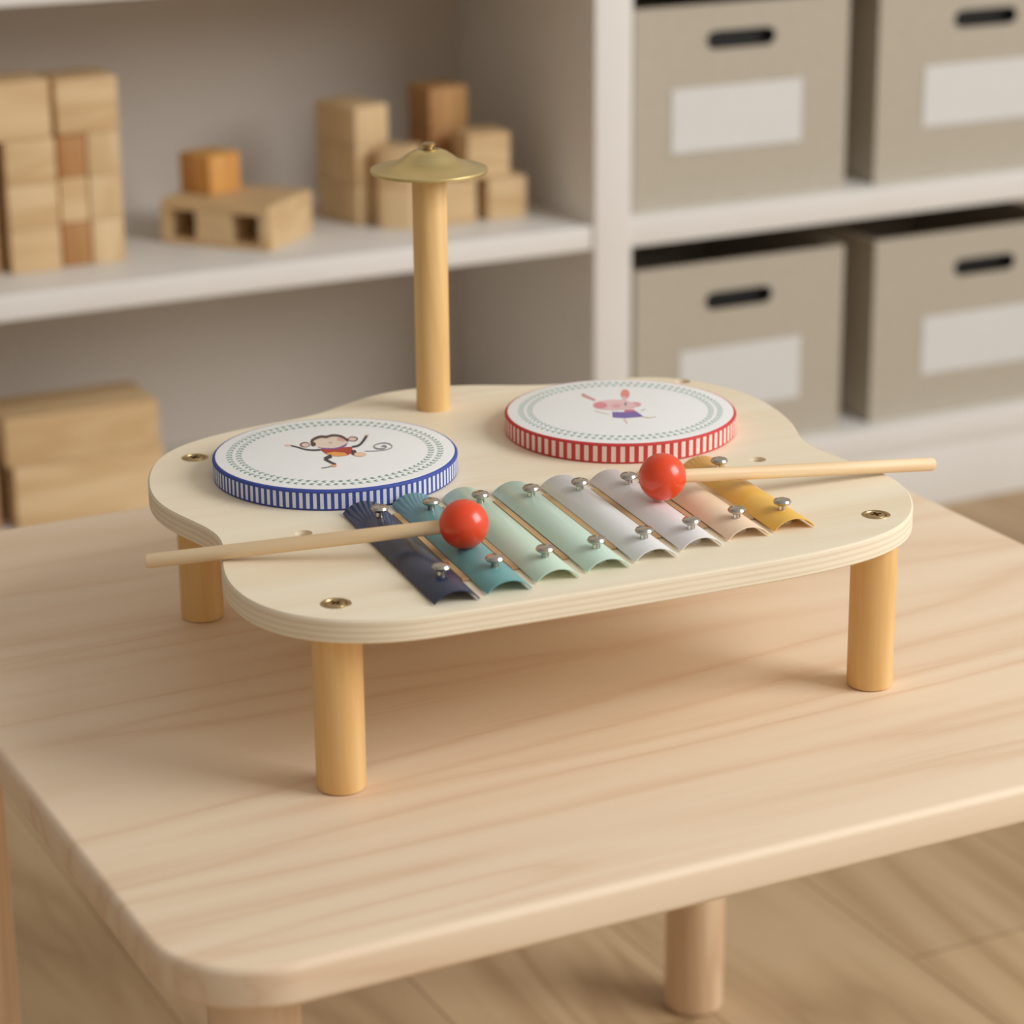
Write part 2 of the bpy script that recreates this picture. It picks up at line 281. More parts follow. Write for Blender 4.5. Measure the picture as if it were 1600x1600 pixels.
MONKEY = json.loads('''[["ear",0,[[-7.0,16.4],[-7.6,15.1],[-8.3,14.0],[-9.2,13.3],[-10.0,13.0],[-10.8,13.1],[-11.4,13.6],[-11.8,14.6],[-12.0,15.8],[-11.9,17.2],[-11.5,18.6],[-10.9,19.9],[-10.1,21.0],[-9.3,21.7],[-8.4,22.1],[-7.6,21.9],[-7.0,21.4],[-6.6,20.5],[-6.5,19.2],[-6.6,17.8]]],["earin",0,[[-7.5,16.3],[-7.9,15.5],[-8.4,14.8],[-9.0,14.3],[-9.6,14.1],[-10.2,14.2],[-10.6,14.6],[-10.9,15.3],[-11.1,16.1],[-11.0,17.0],[-10.8,17.9],[-10.4,18.8],[-9.8,19.5],[-9.2,19.9],[-8.6,20.1],[-8.1,20.0],[-7.6,19.7],[-7.3,19.0],[-7.2,18.2],[-7.3,17.3]]],["ear",0,[[17.7,15.1],[17.1,13.9],[16.3,12.9],[15.5,12.2],[14.6,12.0],[13.8,12.1],[13.1,12.7],[12.7,13.6],[12.5,14.7],[12.6,16.1],[13.0,17.4],[13.6,18.6],[14.4,19.6],[15.3,20.3],[16.1,20.6],[17.0,20.5],[17.6,19.9],[18.0,19.0],[18.2,17.8],[18.1,16.5]]],["earin",0,[[16.9,15.4],[16.5,14.6],[16.0,14.0],[15.4,13.6],[14.8,13.4],[14.2,13.6],[13.7,13.9],[13.4,14.5],[13.2,15.3],[13.2,16.2],[13.5,17.0],[13.9,17.8],[14.4,18.4],[15.0,18.8],[15.6,19.0],[16.2,18.8],[16.7,18.4],[17.0,17.8],[17.2,17.1],[17.1,16.2]]],["face",0,[[11.6,12.8],[10.0,9.7],[7.7,7.3],[5.0,5.8],[2.1,5.4],[-0.6,6.1],[-3.0,7.8],[-4.7,10.5],[-5.6,13.7],[-5.7,17.3],[-4.9,20.8],[-3.3,24.0],[-1.0,26.4],[1.7,28.0],[4.6,28.4],[7.4,27.7],[9.8,25.9],[11.5,23.3],[12.4,20.0],[12.5,16.4]]],["blush",0,[[13.0,17.1],[12.4,16.0],[11.7,15.2],[10.9,14.6],[10.0,14.5],[9.2,14.6],[8.5,15.2],[8.0,16.0],[7.8,17.1],[7.8,18.2],[8.1,19.4],[8.7,20.5],[9.4,21.3],[10.2,21.9],[11.1,22.1],[11.9,21.9],[12.6,21.3],[13.1,20.5],[13.3,19.4],[13.3,18.3]]],["brown",1,[[-4.8,14.9],[-4.6,16.3],[-4.3,18.2],[-4.0,20.0],[-3.8,20.6],[-3.6,20.9],[-3.0,21.7],[-2.2,22.6],[-1.3,23.3],[-0.4,23.9],[0.5,24.3],[1.4,24.5],[2.1,24.6],[2.6,24.4],[2.9,24.0],[3.2,23.4],[3.9,23.1],[4.8,23.3],[5.8,23.8],[6.8,24.2],[7.6,24.3],[8.4,24.1],[9.1,23.7],[9.8,23.1],[10.3,22.3],[10.7,21.5],[11.0,20.4],[11.2,19.3],[11.3,18.1],[11.4,16.7],[11.4,15.1],[11.3,13.7],[11.3,12.6]],[[-6.8,12.6],[-6.6,14.0],[-6.3,16.2],[-5.8,18.8],[-4.9,21.7],[-3.6,24.2],[-2.5,25.6],[-1.4,26.7],[-0.4,27.5],[0.7,28.2],[1.7,28.6],[2.7,28.9],[3.6,28.9],[4.2,28.6],[4.6,27.9],[4.9,27.4],[5.3,27.2],[5.9,27.3],[6.9,27.7],[7.9,28.2],[8.9,28.3],[9.8,28.0],[10.6,27.5],[11.3,26.7],[11.9,25.9],[12.4,24.8],[12.7,23.6],[12.9,22.2],[13.0,20.8],[13.0,19.2],[13.0,17.5],[12.9,15.9],[12.9,14.9]]],["brown",0,[[-4.1,15.9],[-4.5,14.9],[-5.0,14.0],[-5.6,13.4],[-6.1,13.1],[-6.5,13.1],[-6.8,13.4],[-6.9,14.1],[-6.9,14.9],[-6.8,15.9],[-6.4,17.0],[-6.0,18.0],[-5.5,18.8],[-5.0,19.4],[-4.5,19.8],[-4.1,19.7],[-3.8,19.4],[-3.6,18.8],[-3.6,17.9],[-3.8,16.9]]],["nose",0,[[4.0,14.9],[3.9,14.6],[3.6,14.4],[3.4,14.2],[3.1,14.2],[2.9,14.3],[2.6,14.4],[2.5,14.7],[2.4,15.0],[2.4,15.3],[2.4,15.6],[2.6,15.9],[2.8,16.1],[3.1,16.3],[3.3,16.3],[3.6,16.2],[3.8,16.1],[4.0,15.8],[4.1,15.5],[4.1,15.2]]],["line",1,[[-5.2,9.8],[-4.4,8.9],[-3.2,7.4],[-1.9,6.0],[-0.5,5.2],[0.9,4.9],[2.4,5.1],[3.9,5.5],[5.4,6.2],[7.0,7.3],[8.6,8.7],[10.0,10.1],[10.9,11.1]],[[-4.8,10.8],[-4.0,9.8],[-2.8,8.4],[-1.5,7.0],[-0.2,6.1],[1.2,5.9],[2.7,6.1],[4.2,6.5],[5.6,7.1],[7.1,8.2],[8.7,9.6],[10.1,11.0],[11.1,11.9]]],["dark",1,[[-16.4,18.0],[-16.0,17.3],[-15.5,16.2],[-14.8,15.0],[-14.3,13.8],[-13.8,12.7],[-13.4,11.4],[-12.9,10.2],[-12.3,9.1],[-11.7,8.1],[-10.9,7.3],[-10.2,6.5],[-9.3,5.9],[-8.4,5.4],[-7.3,5.1],[-6.3,4.9],[-5.7,4.7]],[[-15.6,20.0],[-15.2,19.3],[-14.6,18.2],[-13.9,17.1],[-13.3,15.9],[-12.8,14.7],[-12.4,13.5],[-11.9,12.4],[-11.4,11.4],[-10.7,10.5],[-10.0,9.7],[-9.2,9.0],[-8.4,8.5],[-7.4,8.0],[-6.4,7.8],[-5.4,7.6],[-4.7,7.4]]],["peach",0,[[-15.7,19.5],[-15.9,19.0],[-16.3,18.7],[-16.7,18.5],[-17.2,18.5],[-17.7,18.7],[-18.1,19.0],[-18.4,19.4],[-18.7,19.9],[-18.7,20.4],[-18.6,20.9],[-18.4,21.3],[-18.0,21.7],[-17.6,21.8],[-17.1,21.9],[-16.6,21.7],[-16.2,21.4],[-15.8,21.0],[-15.6,20.5],[-15.6,20.0]]],["red",0,[[-5.3,7.6],[-2.1,7.1],[1.2,4.8],[5.9,5.4],[10.1,4.2],[7.8,-4.4],[3.7,-7.9],[-0.9,-8.1],[-4.2,-4.9],[-5.3,-0.4]]],["orange",0,[[-4.8,-0.2],[-0.6,0.0],[3.5,-3.5],[3.8,-7.5],[-1.0,-8.2],[-4.2,-5.4]]],["purple",1,[[-4.5,6.8],[-3.5,6.2],[-2.1,5.3],[-0.6,4.4],[0.9,3.9],[2.1,3.8],[3.3,4.1],[4.4,4.5],[5.4,4.9],[6.5,5.5],[7.4,6.2],[8.3,6.8],[8.9,7.2]],[[-3.7,8.8],[-2.7,8.2],[-1.3,7.3],[0.2,6.4],[1.6,5.9],[2.7,5.9],[3.9,6.1],[5.0,6.5],[6.0,7.0],[7.0,7.5],[7.9,8.1],[8.7,8.8],[9.3,9.2]]],["dark",1,[[9.7,2.3],[10.3,2.3],[11.3,2.3],[12.4,2.5],[13.6,3.1],[14.7,4.1],[15.9,5.4],[17.0,6.9],[18.2,8.6],[19.6,10.7],[21.2,13.1],[22.5,15.3],[23.5,16.9]],[[10.7,5.3],[11.3,5.4],[12.3,5.5],[13.4,5.8],[14.3,6.3],[15.2,7.2],[16.2,8.3],[17.2,9.7],[18.3,11.3],[19.6,13.3],[21.0,15.7],[22.4,17.9],[23.3,19.5]]],["blush",0,[[24.6,18.4],[24.4,18.0],[24.2,17.7],[23.9,17.4],[23.7,17.3],[23.5,17.3],[23.4,17.4],[23.3,17.7],[23.3,18.1],[23.4,18.5],[23.5,19.0],[23.7,19.4],[23.9,19.7],[24.2,20.0],[24.4,20.1],[24.6,20.1],[24.7,19.9],[24.8,19.7],[24.8,19.3],[24.7,18.9]]],["dark",1,[[-3.2,-2.9],[-3.5,-3.2],[-4.0,-3.5],[-4.6,-3.9],[-5.3,-4.3],[-6.1,-4.9],[-6.9,-5.6],[-7.7,-6.2],[-8.3,-6.7]],[[-4.7,-8.7],[-5.0,-8.8],[-5.4,-9.0],[-6.0,-9.2],[-6.5,-9.5],[-7.2,-9.9],[-8.0,-10.4],[-8.8,-10.9],[-9.3,-11.3]]],["dark",1,[[-9.5,-10.1],[-9.4,-11.2],[-9.1,-12.8],[-8.9,-14.5],[-8.6,-16.1],[-8.3,-17.5],[-7.9,-18.8],[-7.6,-19.9],[-7.4,-20.7]],[[-7.9,-7.3],[-7.8,-8.5],[-7.6,-10.2],[-7.4,-12.0],[-7.2,-13.6],[-7.0,-15.0],[-6.7,-16.4],[-6.4,-17.6],[-6.2,-18.4]]],["peach2",0,[[-7.1,-21.7],[-7.4,-22.2],[-7.8,-22.6],[-8.3,-22.8],[-8.8,-22.8],[-9.3,-22.7],[-9.7,-22.4],[-10.0,-21.9],[-10.2,-21.4],[-10.3,-20.8],[-10.2,-20.3],[-9.9,-19.8],[-9.5,-19.4],[-9.0,-19.2],[-8.5,-19.1],[-8.0,-19.3],[-7.6,-19.6],[-7.2,-20.0],[-7.1,-20.6],[-7.0,-21.2]]],["line",1,[[-15.2,-22.4],[-14.8,-22.5],[-14.2,-22.5],[-13.6,-22.6],[-13.0,-22.6],[-12.3,-22.5],[-11.7,-22.4],[-11.0,-22.3],[-10.6,-22.2]],[[-14.7,-21.1],[-14.4,-21.2],[-13.8,-21.2],[-13.2,-21.3],[-12.6,-21.3],[-11.9,-21.2],[-11.3,-21.1],[-10.6,-20.9],[-10.2,-20.9]]],["dark",0,[[8.9,-5.8],[8.4,-7.1],[7.8,-8.1],[7.2,-8.9],[6.7,-9.3],[6.2,-9.3],[6.0,-8.9],[5.8,-8.2],[5.9,-7.2],[6.2,-6.0],[6.6,-4.7],[7.1,-3.5],[7.7,-2.5],[8.3,-1.7],[8.9,-1.3],[9.3,-1.2],[9.6,-1.6],[9.7,-2.3],[9.6,-3.4],[9.3,-4.6]]],["peach",0,[[12.2,-10.9],[11.6,-11.9],[10.8,-12.7],[9.9,-13.1],[9.0,-13.3],[8.1,-13.0],[7.3,-12.4],[6.7,-11.6],[6.4,-10.5],[6.4,-9.4],[6.6,-8.2],[7.2,-7.2],[7.9,-6.4],[8.9,-6.0],[9.8,-5.8],[10.7,-6.1],[11.5,-6.7],[12.1,-7.5],[12.4,-8.6],[12.4,-9.7]]],["line",1,[[13.1,-5.8],[13.7,-6.1],[14.6,-6.6],[15.6,-7.1],[16.6,-7.5],[17.6,-7.8],[18.7,-8.1],[19.7,-8.2],[20.8,-8.3],[22.0,-8.3],[23.1,-8.3],[24.2,-8.1],[25.2,-7.7],[26.1,-7.2],[27.0,-6.4],[27.7,-5.4],[28.3,-4.1],[28.7,-2.7],[28.9,-1.3],[28.9,0.0],[28.8,1.2],[28.4,2.1],[27.9,2.9],[27.3,3.5],[26.5,3.8],[25.6,3.9],[24.5,3.8],[23.4,3.5],[22.4,3.0],[21.6,2.3],[20.8,1.4],[20.1,0.2],[19.6,-1.3],[19.4,-2.5],[19.5,-3.6],[19.8,-4.5],[20.1,-5.3],[20.6,-5.8],[21.2,-6.2],[21.9,-6.5],[22.5,-6.5],[23.2,-6.2],[24.0,-5.6],[24.7,-4.9],[25.4,-3.9],[25.8,-2.5],[25.8,-1.6],[25.6,-0.9],[25.4,-0.5],[25.0,-0.5],[24.5,-0.8],[24.0,-1.2],[23.7,-1.4]],[[13.4,-5.0],[14.0,-5.3],[14.9,-5.8],[15.9,-6.2],[16.9,-6.6],[17.9,-6.9],[19.0,-7.1],[20.1,-7.3],[21.2,-7.3],[22.3,-7.3],[23.5,-7.3],[24.6,-7.1],[25.5,-6.7],[26.4,-6.1],[27.1,-5.4],[27.6,-4.7],[28.0,-4.0],[28.2,-3.2],[28.3,-2.1],[28.3,-0.9],[28.2,0.1],[27.9,0.9],[27.4,1.6],[26.7,2.2],[26.0,2.5],[25.1,2.6],[24.0,2.4],[23.0,2.1],[22.1,1.7],[21.4,1.0],[20.7,0.3],[20.3,-0.4],[20.2,-0.8],[20.1,-1.4],[20.2,-2.3],[20.5,-3.1],[20.8,-3.8],[21.3,-4.3],[21.8,-4.6],[22.5,-4.8],[23.1,-4.8],[23.7,-4.6],[24.3,-4.1],[24.9,-3.5],[25.1,-3.3],[25.0,-3.5],[24.9,-3.1],[24.8,-2.6],[24.6,-2.3],[24.4,-2.4],[24.1,-2.6],[23.6,-3.0],[23.3,-3.2]]]]''')
RABBIT = json.loads('''[["rearl",1,[[-6.8,31.5],[-6.7,30.5],[-6.5,29.0],[-6.2,27.3],[-5.9,25.6],[-5.6,24.0],[-5.3,22.2],[-4.9,20.7],[-4.7,19.6]],[[-3.7,36.3],[-3.7,35.1],[-3.6,33.4],[-3.5,31.4],[-3.4,29.6],[-3.2,27.8],[-3.0,25.8],[-2.8,24.0],[-2.7,22.8]]],["grey",1,[[-5.8,33.7],[-5.7,32.9],[-5.4,31.8],[-5.2,30.4],[-5.0,29.0],[-4.8,27.2],[-4.6,25.1],[-4.4,23.2],[-4.3,21.8]],[[-4.9,35.2],[-4.8,34.3],[-4.6,33.1],[-4.4,31.7],[-4.2,30.1],[-4.1,28.2],[-3.9,26.1],[-3.8,24.0],[-3.7,22.6]]],["ear2",0,[[17.4,24.1],[16.1,21.7],[14.7,19.6],[13.3,18.1],[12.2,17.3],[11.3,17.2],[10.9,17.9],[10.9,19.3],[11.3,21.3],[12.1,23.6],[13.2,26.2],[14.6,28.6],[16.0,30.7],[17.3,32.3],[18.5,33.1],[19.4,33.2],[19.8,32.5],[19.8,31.1],[19.4,29.1],[18.6,26.7]]],["pink",0,[[11.8,16.4],[11.1,14.9],[10.2,13.6],[9.5,12.7],[8.8,12.2],[8.4,12.1],[8.2,12.5],[8.2,13.3],[8.5,14.5],[9.0,15.9],[9.7,17.4],[10.5,18.8],[11.3,20.1],[12.1,21.1],[12.7,21.6],[13.2,21.7],[13.4,21.3],[13.3,20.5],[13.1,19.3],[12.5,17.9]]],["pink",0,[[10.6,4.9],[8.7,2.4],[6.2,0.7],[3.1,-0.2],[-0.2,-0.2],[-3.4,0.8],[-6.1,2.7],[-8.2,5.2],[-9.4,8.2],[-9.5,11.3],[-8.7,14.2],[-6.9,16.7],[-4.3,18.5],[-1.2,19.4],[2.1,19.4],[5.3,18.3],[8.1,16.5],[10.1,13.9],[11.3,10.9],[11.4,7.8]]],["cheek",0,[[-2.4,10.3],[-3.4,8.6],[-4.5,7.4],[-5.8,6.5],[-7.1,6.2],[-8.2,6.4],[-9.1,7.1],[-9.6,8.3],[-9.7,9.8],[-9.4,11.6],[-8.8,13.3],[-7.8,14.9],[-6.6,16.3],[-5.3,17.1],[-4.0,17.5],[-2.9,17.3],[-2.0,16.5],[-1.5,15.3],[-1.4,13.8],[-1.7,12.0]]],["cheek2",0,[[3.5,6.4],[2.9,5.5],[2.2,4.8],[1.4,4.3],[0.7,4.2],[-0.0,4.3],[-0.6,4.7],[-0.9,5.4],[-1.0,6.3],[-0.9,7.3],[-0.5,8.3],[0.1,9.2],[0.8,9.9],[1.6,10.4],[2.3,10.6],[3.0,10.4],[3.6,10.0],[3.9,9.3],[4.0,8.4],[3.9,7.4]]],["cheek2",0,[[14.1,4.2],[13.3,2.9],[12.3,2.0],[11.2,1.3],[10.1,1.1],[9.2,1.3],[8.4,1.9],[7.9,2.9],[7.8,4.1],[8.0,5.5],[8.5,6.9],[9.3,8.1],[10.3,9.1],[11.4,9.8],[12.5,10.0],[13.5,9.8],[14.2,9.2],[14.7,8.2],[14.8,6.9],[14.6,5.6]]],["pink",0,[[10.2,2.4],[9.1,0.7],[7.7,-0.7],[6.3,-1.6],[4.8,-1.9],[3.6,-1.6],[2.6,-0.8],[2.0,0.5],[1.8,2.2],[2.1,4.1],[2.9,6.0],[3.9,7.7],[5.3,9.1],[6.7,10.0],[8.2,10.4],[9.5,10.1],[10.4,9.3],[11.0,7.9],[11.2,6.2],[10.9,4.3]]],["grey",0,[[7.7,8.0],[7.3,7.1],[6.8,6.4],[6.3,5.8],[5.9,5.5],[5.7,5.5],[5.5,5.7],[5.5,6.2],[5.7,6.9],[6.0,7.7],[6.4,8.6],[6.9,9.5],[7.4,10.2],[7.8,10.8],[8.2,11.1],[8.5,11.2],[8.6,10.9],[8.6,10.4],[8.5,9.7],[8.2,8.9]]],["shirt",0,[[1.8,-1.1],[6.3,-2.7],[6.0,-8.6],[3.3,-8.7],[-1.0,-6.6]]],["skirt",0,[[-5.3,-1.4],[1.1,-5.0],[5.6,-5.8],[5.9,-10.0],[5.1,-16.0],[0.1,-15.1],[-4.7,-14.2],[-9.4,-10.5]]],["leg",1,[[-6.3,-16.2],[-6.4,-16.9],[-6.7,-17.9],[-7.0,-19.0],[-7.2,-20.1],[-7.5,-21.1],[-7.8,-22.1],[-8.0,-23.0],[-8.1,-23.7]],[[-4.7,-14.9],[-4.9,-15.6],[-5.3,-16.7],[-5.6,-17.9],[-5.9,-19.0],[-6.3,-20.0],[-6.6,-21.1],[-6.9,-22.1],[-7.1,-22.8]]],["tail",1,[[4.4,-16.9],[4.7,-17.4],[5.1,-18.2],[5.7,-19.0],[6.4,-19.5],[7.4,-19.6],[8.7,-19.5],[9.8,-19.3],[10.6,-19.2]],[[5.2,-15.6],[5.4,-16.2],[5.8,-17.0],[6.3,-17.8],[7.0,-18.3],[7.9,-18.5],[9.1,-18.5],[10.3,-18.4],[11.0,-18.3]]],["leg",1,[[-12.4,4.1],[-12.2,3.2],[-11.8,1.8],[-11.3,0.3],[-10.8,-1.0],[-10.3,-2.2],[-9.7,-3.3],[-9.1,-4.2],[-8.7,-4.9]],[[-11.9,5.0],[-11.6,4.0],[-11.3,2.6],[-10.8,1.2],[-10.3,-0.1],[-9.8,-1.3],[-9.2,-2.4],[-8.6,-3.4],[-8.2,-4.0]]],["grey",1,[[8.5,-6.7],[9.2,-6.3],[10.2,-5.7],[11.2,-5.2],[11.9,-4.8]],[[8.8,-5.8],[9.5,-5.4],[10.5,-4.8],[11.6,-4.3],[12.3,-3.9]]]]''')

# ------------------------------------------------------------------ room
FL = obj('floor', box_bm(-3.2, 4.2, -2.2, 2.42, -.05, 0), M_FLOOR, smooth=False)
struct(FL, 'brown oak board floor running under the table and shelving', 'floor')
WB = obj('wall_back', box_bm(-3.2, 4.2, 2.42, 2.52, 0, 2.7), M_WALL, smooth=False)
struct(WB, 'warm white painted wall behind the shelving', 'wall')

# ------------------------------------------------------------------ shelving unit (fronts at y = 2.096)
YF, YB = 2.096, 2.39
SH = empty('shelving_unit', (1.1634, 2.243, 0))
tag(SH, 'white open shelving unit behind the table holding blocks and storage boxes', 'shelves')
def sh(name, x0, x1, y0, y1, z0, z1, m=M_WHITE, bev=.0015):
    o = obj(name, box_bm(x0-1.1634, x1-1.1634, y0-2.243, y1-2.243, z0, z1, bev), m, SH); return o
XL, XR = .10, 2.06
sh('upright_panel', 1.1434, 1.1833, YF, YB, 0, 1.08)
sh('upright_panel', XL-.04, XL, YF, YB, 0, 1.08)
sh('upright_panel', XR, XR+.04, YF, YB, 0, 1.08)
sh('back_panel', XL-.04, XR+.04, YB, YB+.012, 0, 1.08, M_BACK, 0)
sh('top_panel', XL-.04, XR+.04, YF-.004, YB, 1.08, 1.115)
sh('shelf', XL, 1.1434, YF+.004, YB, .321, .344)
sh('shelf', XL, 1.1434, YF+.004, YB, .585, .610)
sh('shelf', XL, 1.1434, YF+.004, YB, .83, .855)
sh('shelf', XL, 1.1434, YF+.004, YB, .073, .098)
sh('shelf', 1.1833, XR, YF+.003, YB, .319, .348)
sh('shelf', 1.1833, XR, YF+.003, YB, .562, .591)
sh('shelf', 1.1833, XR, YF+.003, YB, .83, .859)
sh('shelf', 1.1833, XR, YF+.003, YB, .069, .098)
sh('plinth', XL, 1.1434, YF+.006, YF+.024, 0, .073)
sh('plinth', 1.1833, XR, YF+.006, YF+.024, 0, .069)

# ------------------------------------------------------------------ storage boxes
def stadium(w, h, cx, cz, n=10):
    r = h/2; out = []
    for sx, a in ((1, -PI/2), (-1, PI/2)):
        for k in range(n+1):
            t = a+PI*k/n; out.append((cx+sx*(w/2-r)+r*math.cos(t), cz+r*math.sin(t)))
    return out
def loft_y(outer, hole, y0, y1, bm=None):
    """panel in the x-z plane between y0 and y1 with an optional hole."""
    bm = bm or bmesh.new(); ends = []
    loops = [outer]+([hole] if hole else [])
    for y in (y0, y1): ends.append([[bm.verts.new((x, y, z)) for x, z in l] for l in loops])
    for li in range(len(loops)):
        n = len(loops[li])
        for i in range(n):
            q = [ends[0][li][i], ends[0][li][(i+1) % n], ends[1][li][(i+1) % n], ends[1][li][i]]
            if li: q.reverse()
            bm.faces.new(q)
    for e, flip in ((0, False), (1, True)):
        flat = [v for l in ends[e] for v in l]
        for t in tessellate_polygon([[Vector((v.co.x, v.co.z, 0)) for v in l] for l in ends[e]]):
            tri = [flat[i] for i in t]
            n = (tri[1].co-tri[0].co).cross(tri[2].co-tri[0].co).y
            if abs(n) < 1e-14: continue
            if (n > 0) != flip: tri.reverse()
            try: bm.faces.new(tri)
            except ValueError: pass
    return bm
BW, BD, BH = .240, .262, .192
def storage_box(loc, label, hz, lx, lz, lw=.146, lh=.061, hx=.117):
    """open-topped bin; origin at its front lower left corner."""
    e = empty('storage_box', loc)
    tag(e, label, 'box', 'taupe storage boxes on the shelves')
    t = .004
    hole = stadium(.076, .017, hx, hz)
    bm = bmesh.new()
    loft_y([(0, 0), (BW, 0), (BW, BH), (0, BH)], hole, 0, t, bm)
    box_bm(0, t, t, BD, 0, BH, bm=bm); box_bm(BW-t, BW, t, BD, 0, BH, bm=bm)
    box_bm(t, BW-t, BD-t, BD, 0, BH, bm=bm); box_bm(t, BW-t, t, BD-t, 0, t, bm=bm)
    obj('body', bm, M_BIN, e, smooth=False)
    # black cup set behind the hand hole so it reads dark
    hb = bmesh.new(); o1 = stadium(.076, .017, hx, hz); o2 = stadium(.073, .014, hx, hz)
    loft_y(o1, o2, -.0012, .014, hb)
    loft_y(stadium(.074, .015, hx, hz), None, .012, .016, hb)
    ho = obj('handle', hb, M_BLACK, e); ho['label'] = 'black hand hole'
    lo = obj('label_card', box_bm(lx, lx+lw, -.0012, 0, lz, lz+lh), M_PAPER, e, smooth=False); lo['label'] = 'blank white card'
    return e
storage_box((1.196, 2.116, .348), 'taupe storage box directly above another, beside the white upright', .158, .041, .053)
storage_box((1.472, 2.116, .348), 'upper taupe storage box nearest the right edge of the photo', .158, .056, .053, hx=.128)
storage_box((1.199, 2.116, .098), 'lower taupe storage box beside the white upright, partly behind the toy', .153, .050, .041, .140, .064)
storage_box((1.477, 2.116, .098), 'lower taupe storage box nearest the right edge of the photo', .153, .062, .044, .140, .061, .137)

# ------------------------------------------------------------------ wooden blocks
def block(label, x, y, z, w, d, h, rot=0.0, m=M_BLOCK, grp='wooden blocks on the white shelf', name='wooden_block'):
    """origin at the front lower left corner, turned by rot degrees about it."""
    o = obj(name, box_bm(0, w, 0, d, 0, h, .0018, 2), m, None, (x, y, z), math.radians(rot))
    return tag(o, label, 'block', grp)
Z0 = .344
TW = 'block tower at the left edge of the shelf'
# left tower: stack nearest the frame edge, then its neighbour
A = .0390
block('natural block at the bottom of the left tower, in its plain left stack', .6035, 2.170, Z0, .0455, .05, A)
block('natural block second from the bottom in the plain left stack of the left tower', .6035, 2.170, Z0+A, .0455, .05, A)
block('natural block third from the bottom in the plain left stack of the left tower', .6035, 2.170, Z0+2*A, .0455, .05, A)
block('long natural block on top of the left tower, cut by the left photo edge', .550, 2.168, Z0+3*A, .0965, .055, .0515)
for k, w in enumerate(('bottom', 'middle', 'upper')):
    block('brown block at the left photo edge, %s of the column with shade in its colour' % w, .552, 2.180, Z0+k*A, .044, .045, A-.0002, 0, M_BLOCKD)  # dark colour gives these block sides their shade
B = .0395
Bx, Bm, Br = .6525, .6790, .7090
for k, (w, md) in enumerate((('bottom', M_BLOCKD), ('second', M_BLOCK), ('third', M_BLOCKD))):  # brown and pale halves stand in for shaded and lit faces of turned blocks
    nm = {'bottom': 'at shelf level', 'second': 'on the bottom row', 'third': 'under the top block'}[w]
    block('%s small block %s, left half of the left tower checkered stack' % ('shade-brown' if md is M_BLOCKD else 'tan', nm), Bx, 2.177, Z0+k*B, Bm-Bx-.0004, .05, B, 0, md)
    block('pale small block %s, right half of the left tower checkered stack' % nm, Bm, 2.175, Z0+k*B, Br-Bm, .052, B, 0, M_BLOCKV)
block('natural block topping the checkered right stack of the left tower', .6525, 2.172, Z0+3*B, .0565, .055, .0475)

# bridge-shaped block with two square openings, small orange block on it
BR = empty('bridge_block', (.762, 2.229, Z0), math.atan2(-.76, .65))
tag(BR, 'natural wooden bridge block with two dark square openings, lying on shelf', 'block', 'wooden blocks on the white shelf')
bm = bmesh.new(); L_, D_, H_ = .112, .085, .0415
box_bm(0, L_, 0, D_, .032, H_, .001, 1, bm=bm)
box_bm(0, L_, 0, D_, 0, .005, .001, 1, bm=bm)
for x0, x1 in ((0, .009), (.036, .072), (.101, .112)):
    box_bm(x0, x1, 0, D_, .005, .032, bm=bm)
box_bm(.012, .100, D_-.010, D_, .005, .032, bm=bm)
obj('body', bm, M_BLOCK, BR, smooth=False)
block('small orange stained block sitting on top of the bridge block', .8065, 2.216, Z0+.0417, .040, .040, .036, 24, M_BLOCKO)

# middle tower, turned a little
for k in range(3):
    h = .0373; z = Z0+k*.0375
    block('natural block in the tall narrow tower left of the cymbal, %s' % ('bottom', 'middle', 'topmost')[k], .9490, 2.206, z, .0385, .064, h, 14, M_BLOCKV)
block('natural cube at shelf level left of the drum post, turned edge on', .986, 2.166, Z0, .033, .033, .040, 50, M_BLOCKV)
block('natural cube stacked above the edge-on cube, left of the drum post', .986, 2.166, Z0+.0402, .033, .033, .036, 47, M_BLOCK)
# right group
block('natural block at shelf level just right of the drum post', 1.0155, 2.171, Z0, .040, .04, .0405, -4, M_BLOCK)
block('natural block at shelf level, rightmost of all shelf blocks', 1.0672, 2.168, Z0, .040, .04, .0405, -4, M_BLOCK)
block('natural block bridging the two lower blocks right of the post', 1.0475, 2.170, Z0+.041, .0435, .04, .0425, -3, M_BLOCK)
for k in range(3):  # rear stack is browner than the blocks in front
    nm = ('bottom of the rear stack behind the cymbal post', 'middle of the rear stack behind the cymbal', 'topping the rear stack, above the right rim of the cymbal')[k]
    block('brown block '+nm, 1.034, 2.2235, Z0+k*.0402, .042, .042, .040, 6, M_BLOCKD if k < 2 else wood('tan block', S(196, 150, 98), S(188, 142, 90), S(172, 125, 76), 2, 22, 300, .15, .55, .6))

# slabs on the bottom shelf at left
block('long flat wooden block on top of the low pile at lower left', .5935, 2.20, .1590, .1465, .075, .0455, 0, M_BLOCK, 'large blocks on the bottom shelf')
block('large wooden block at the bottom of the low pile, partly hidden by table', .6005, 2.203, .0980, .1435, .072, .0608, 0, M_BLOCK, 'large blocks on the bottom shelf')
block('brown block standing in for the shade left of the low pile of large blocks', .530, 2.215, .0980, .058, .05, .0606, 0, M_BLOCKD, 'large blocks on the bottom shelf')  # dark block put in for the shade beside the pile

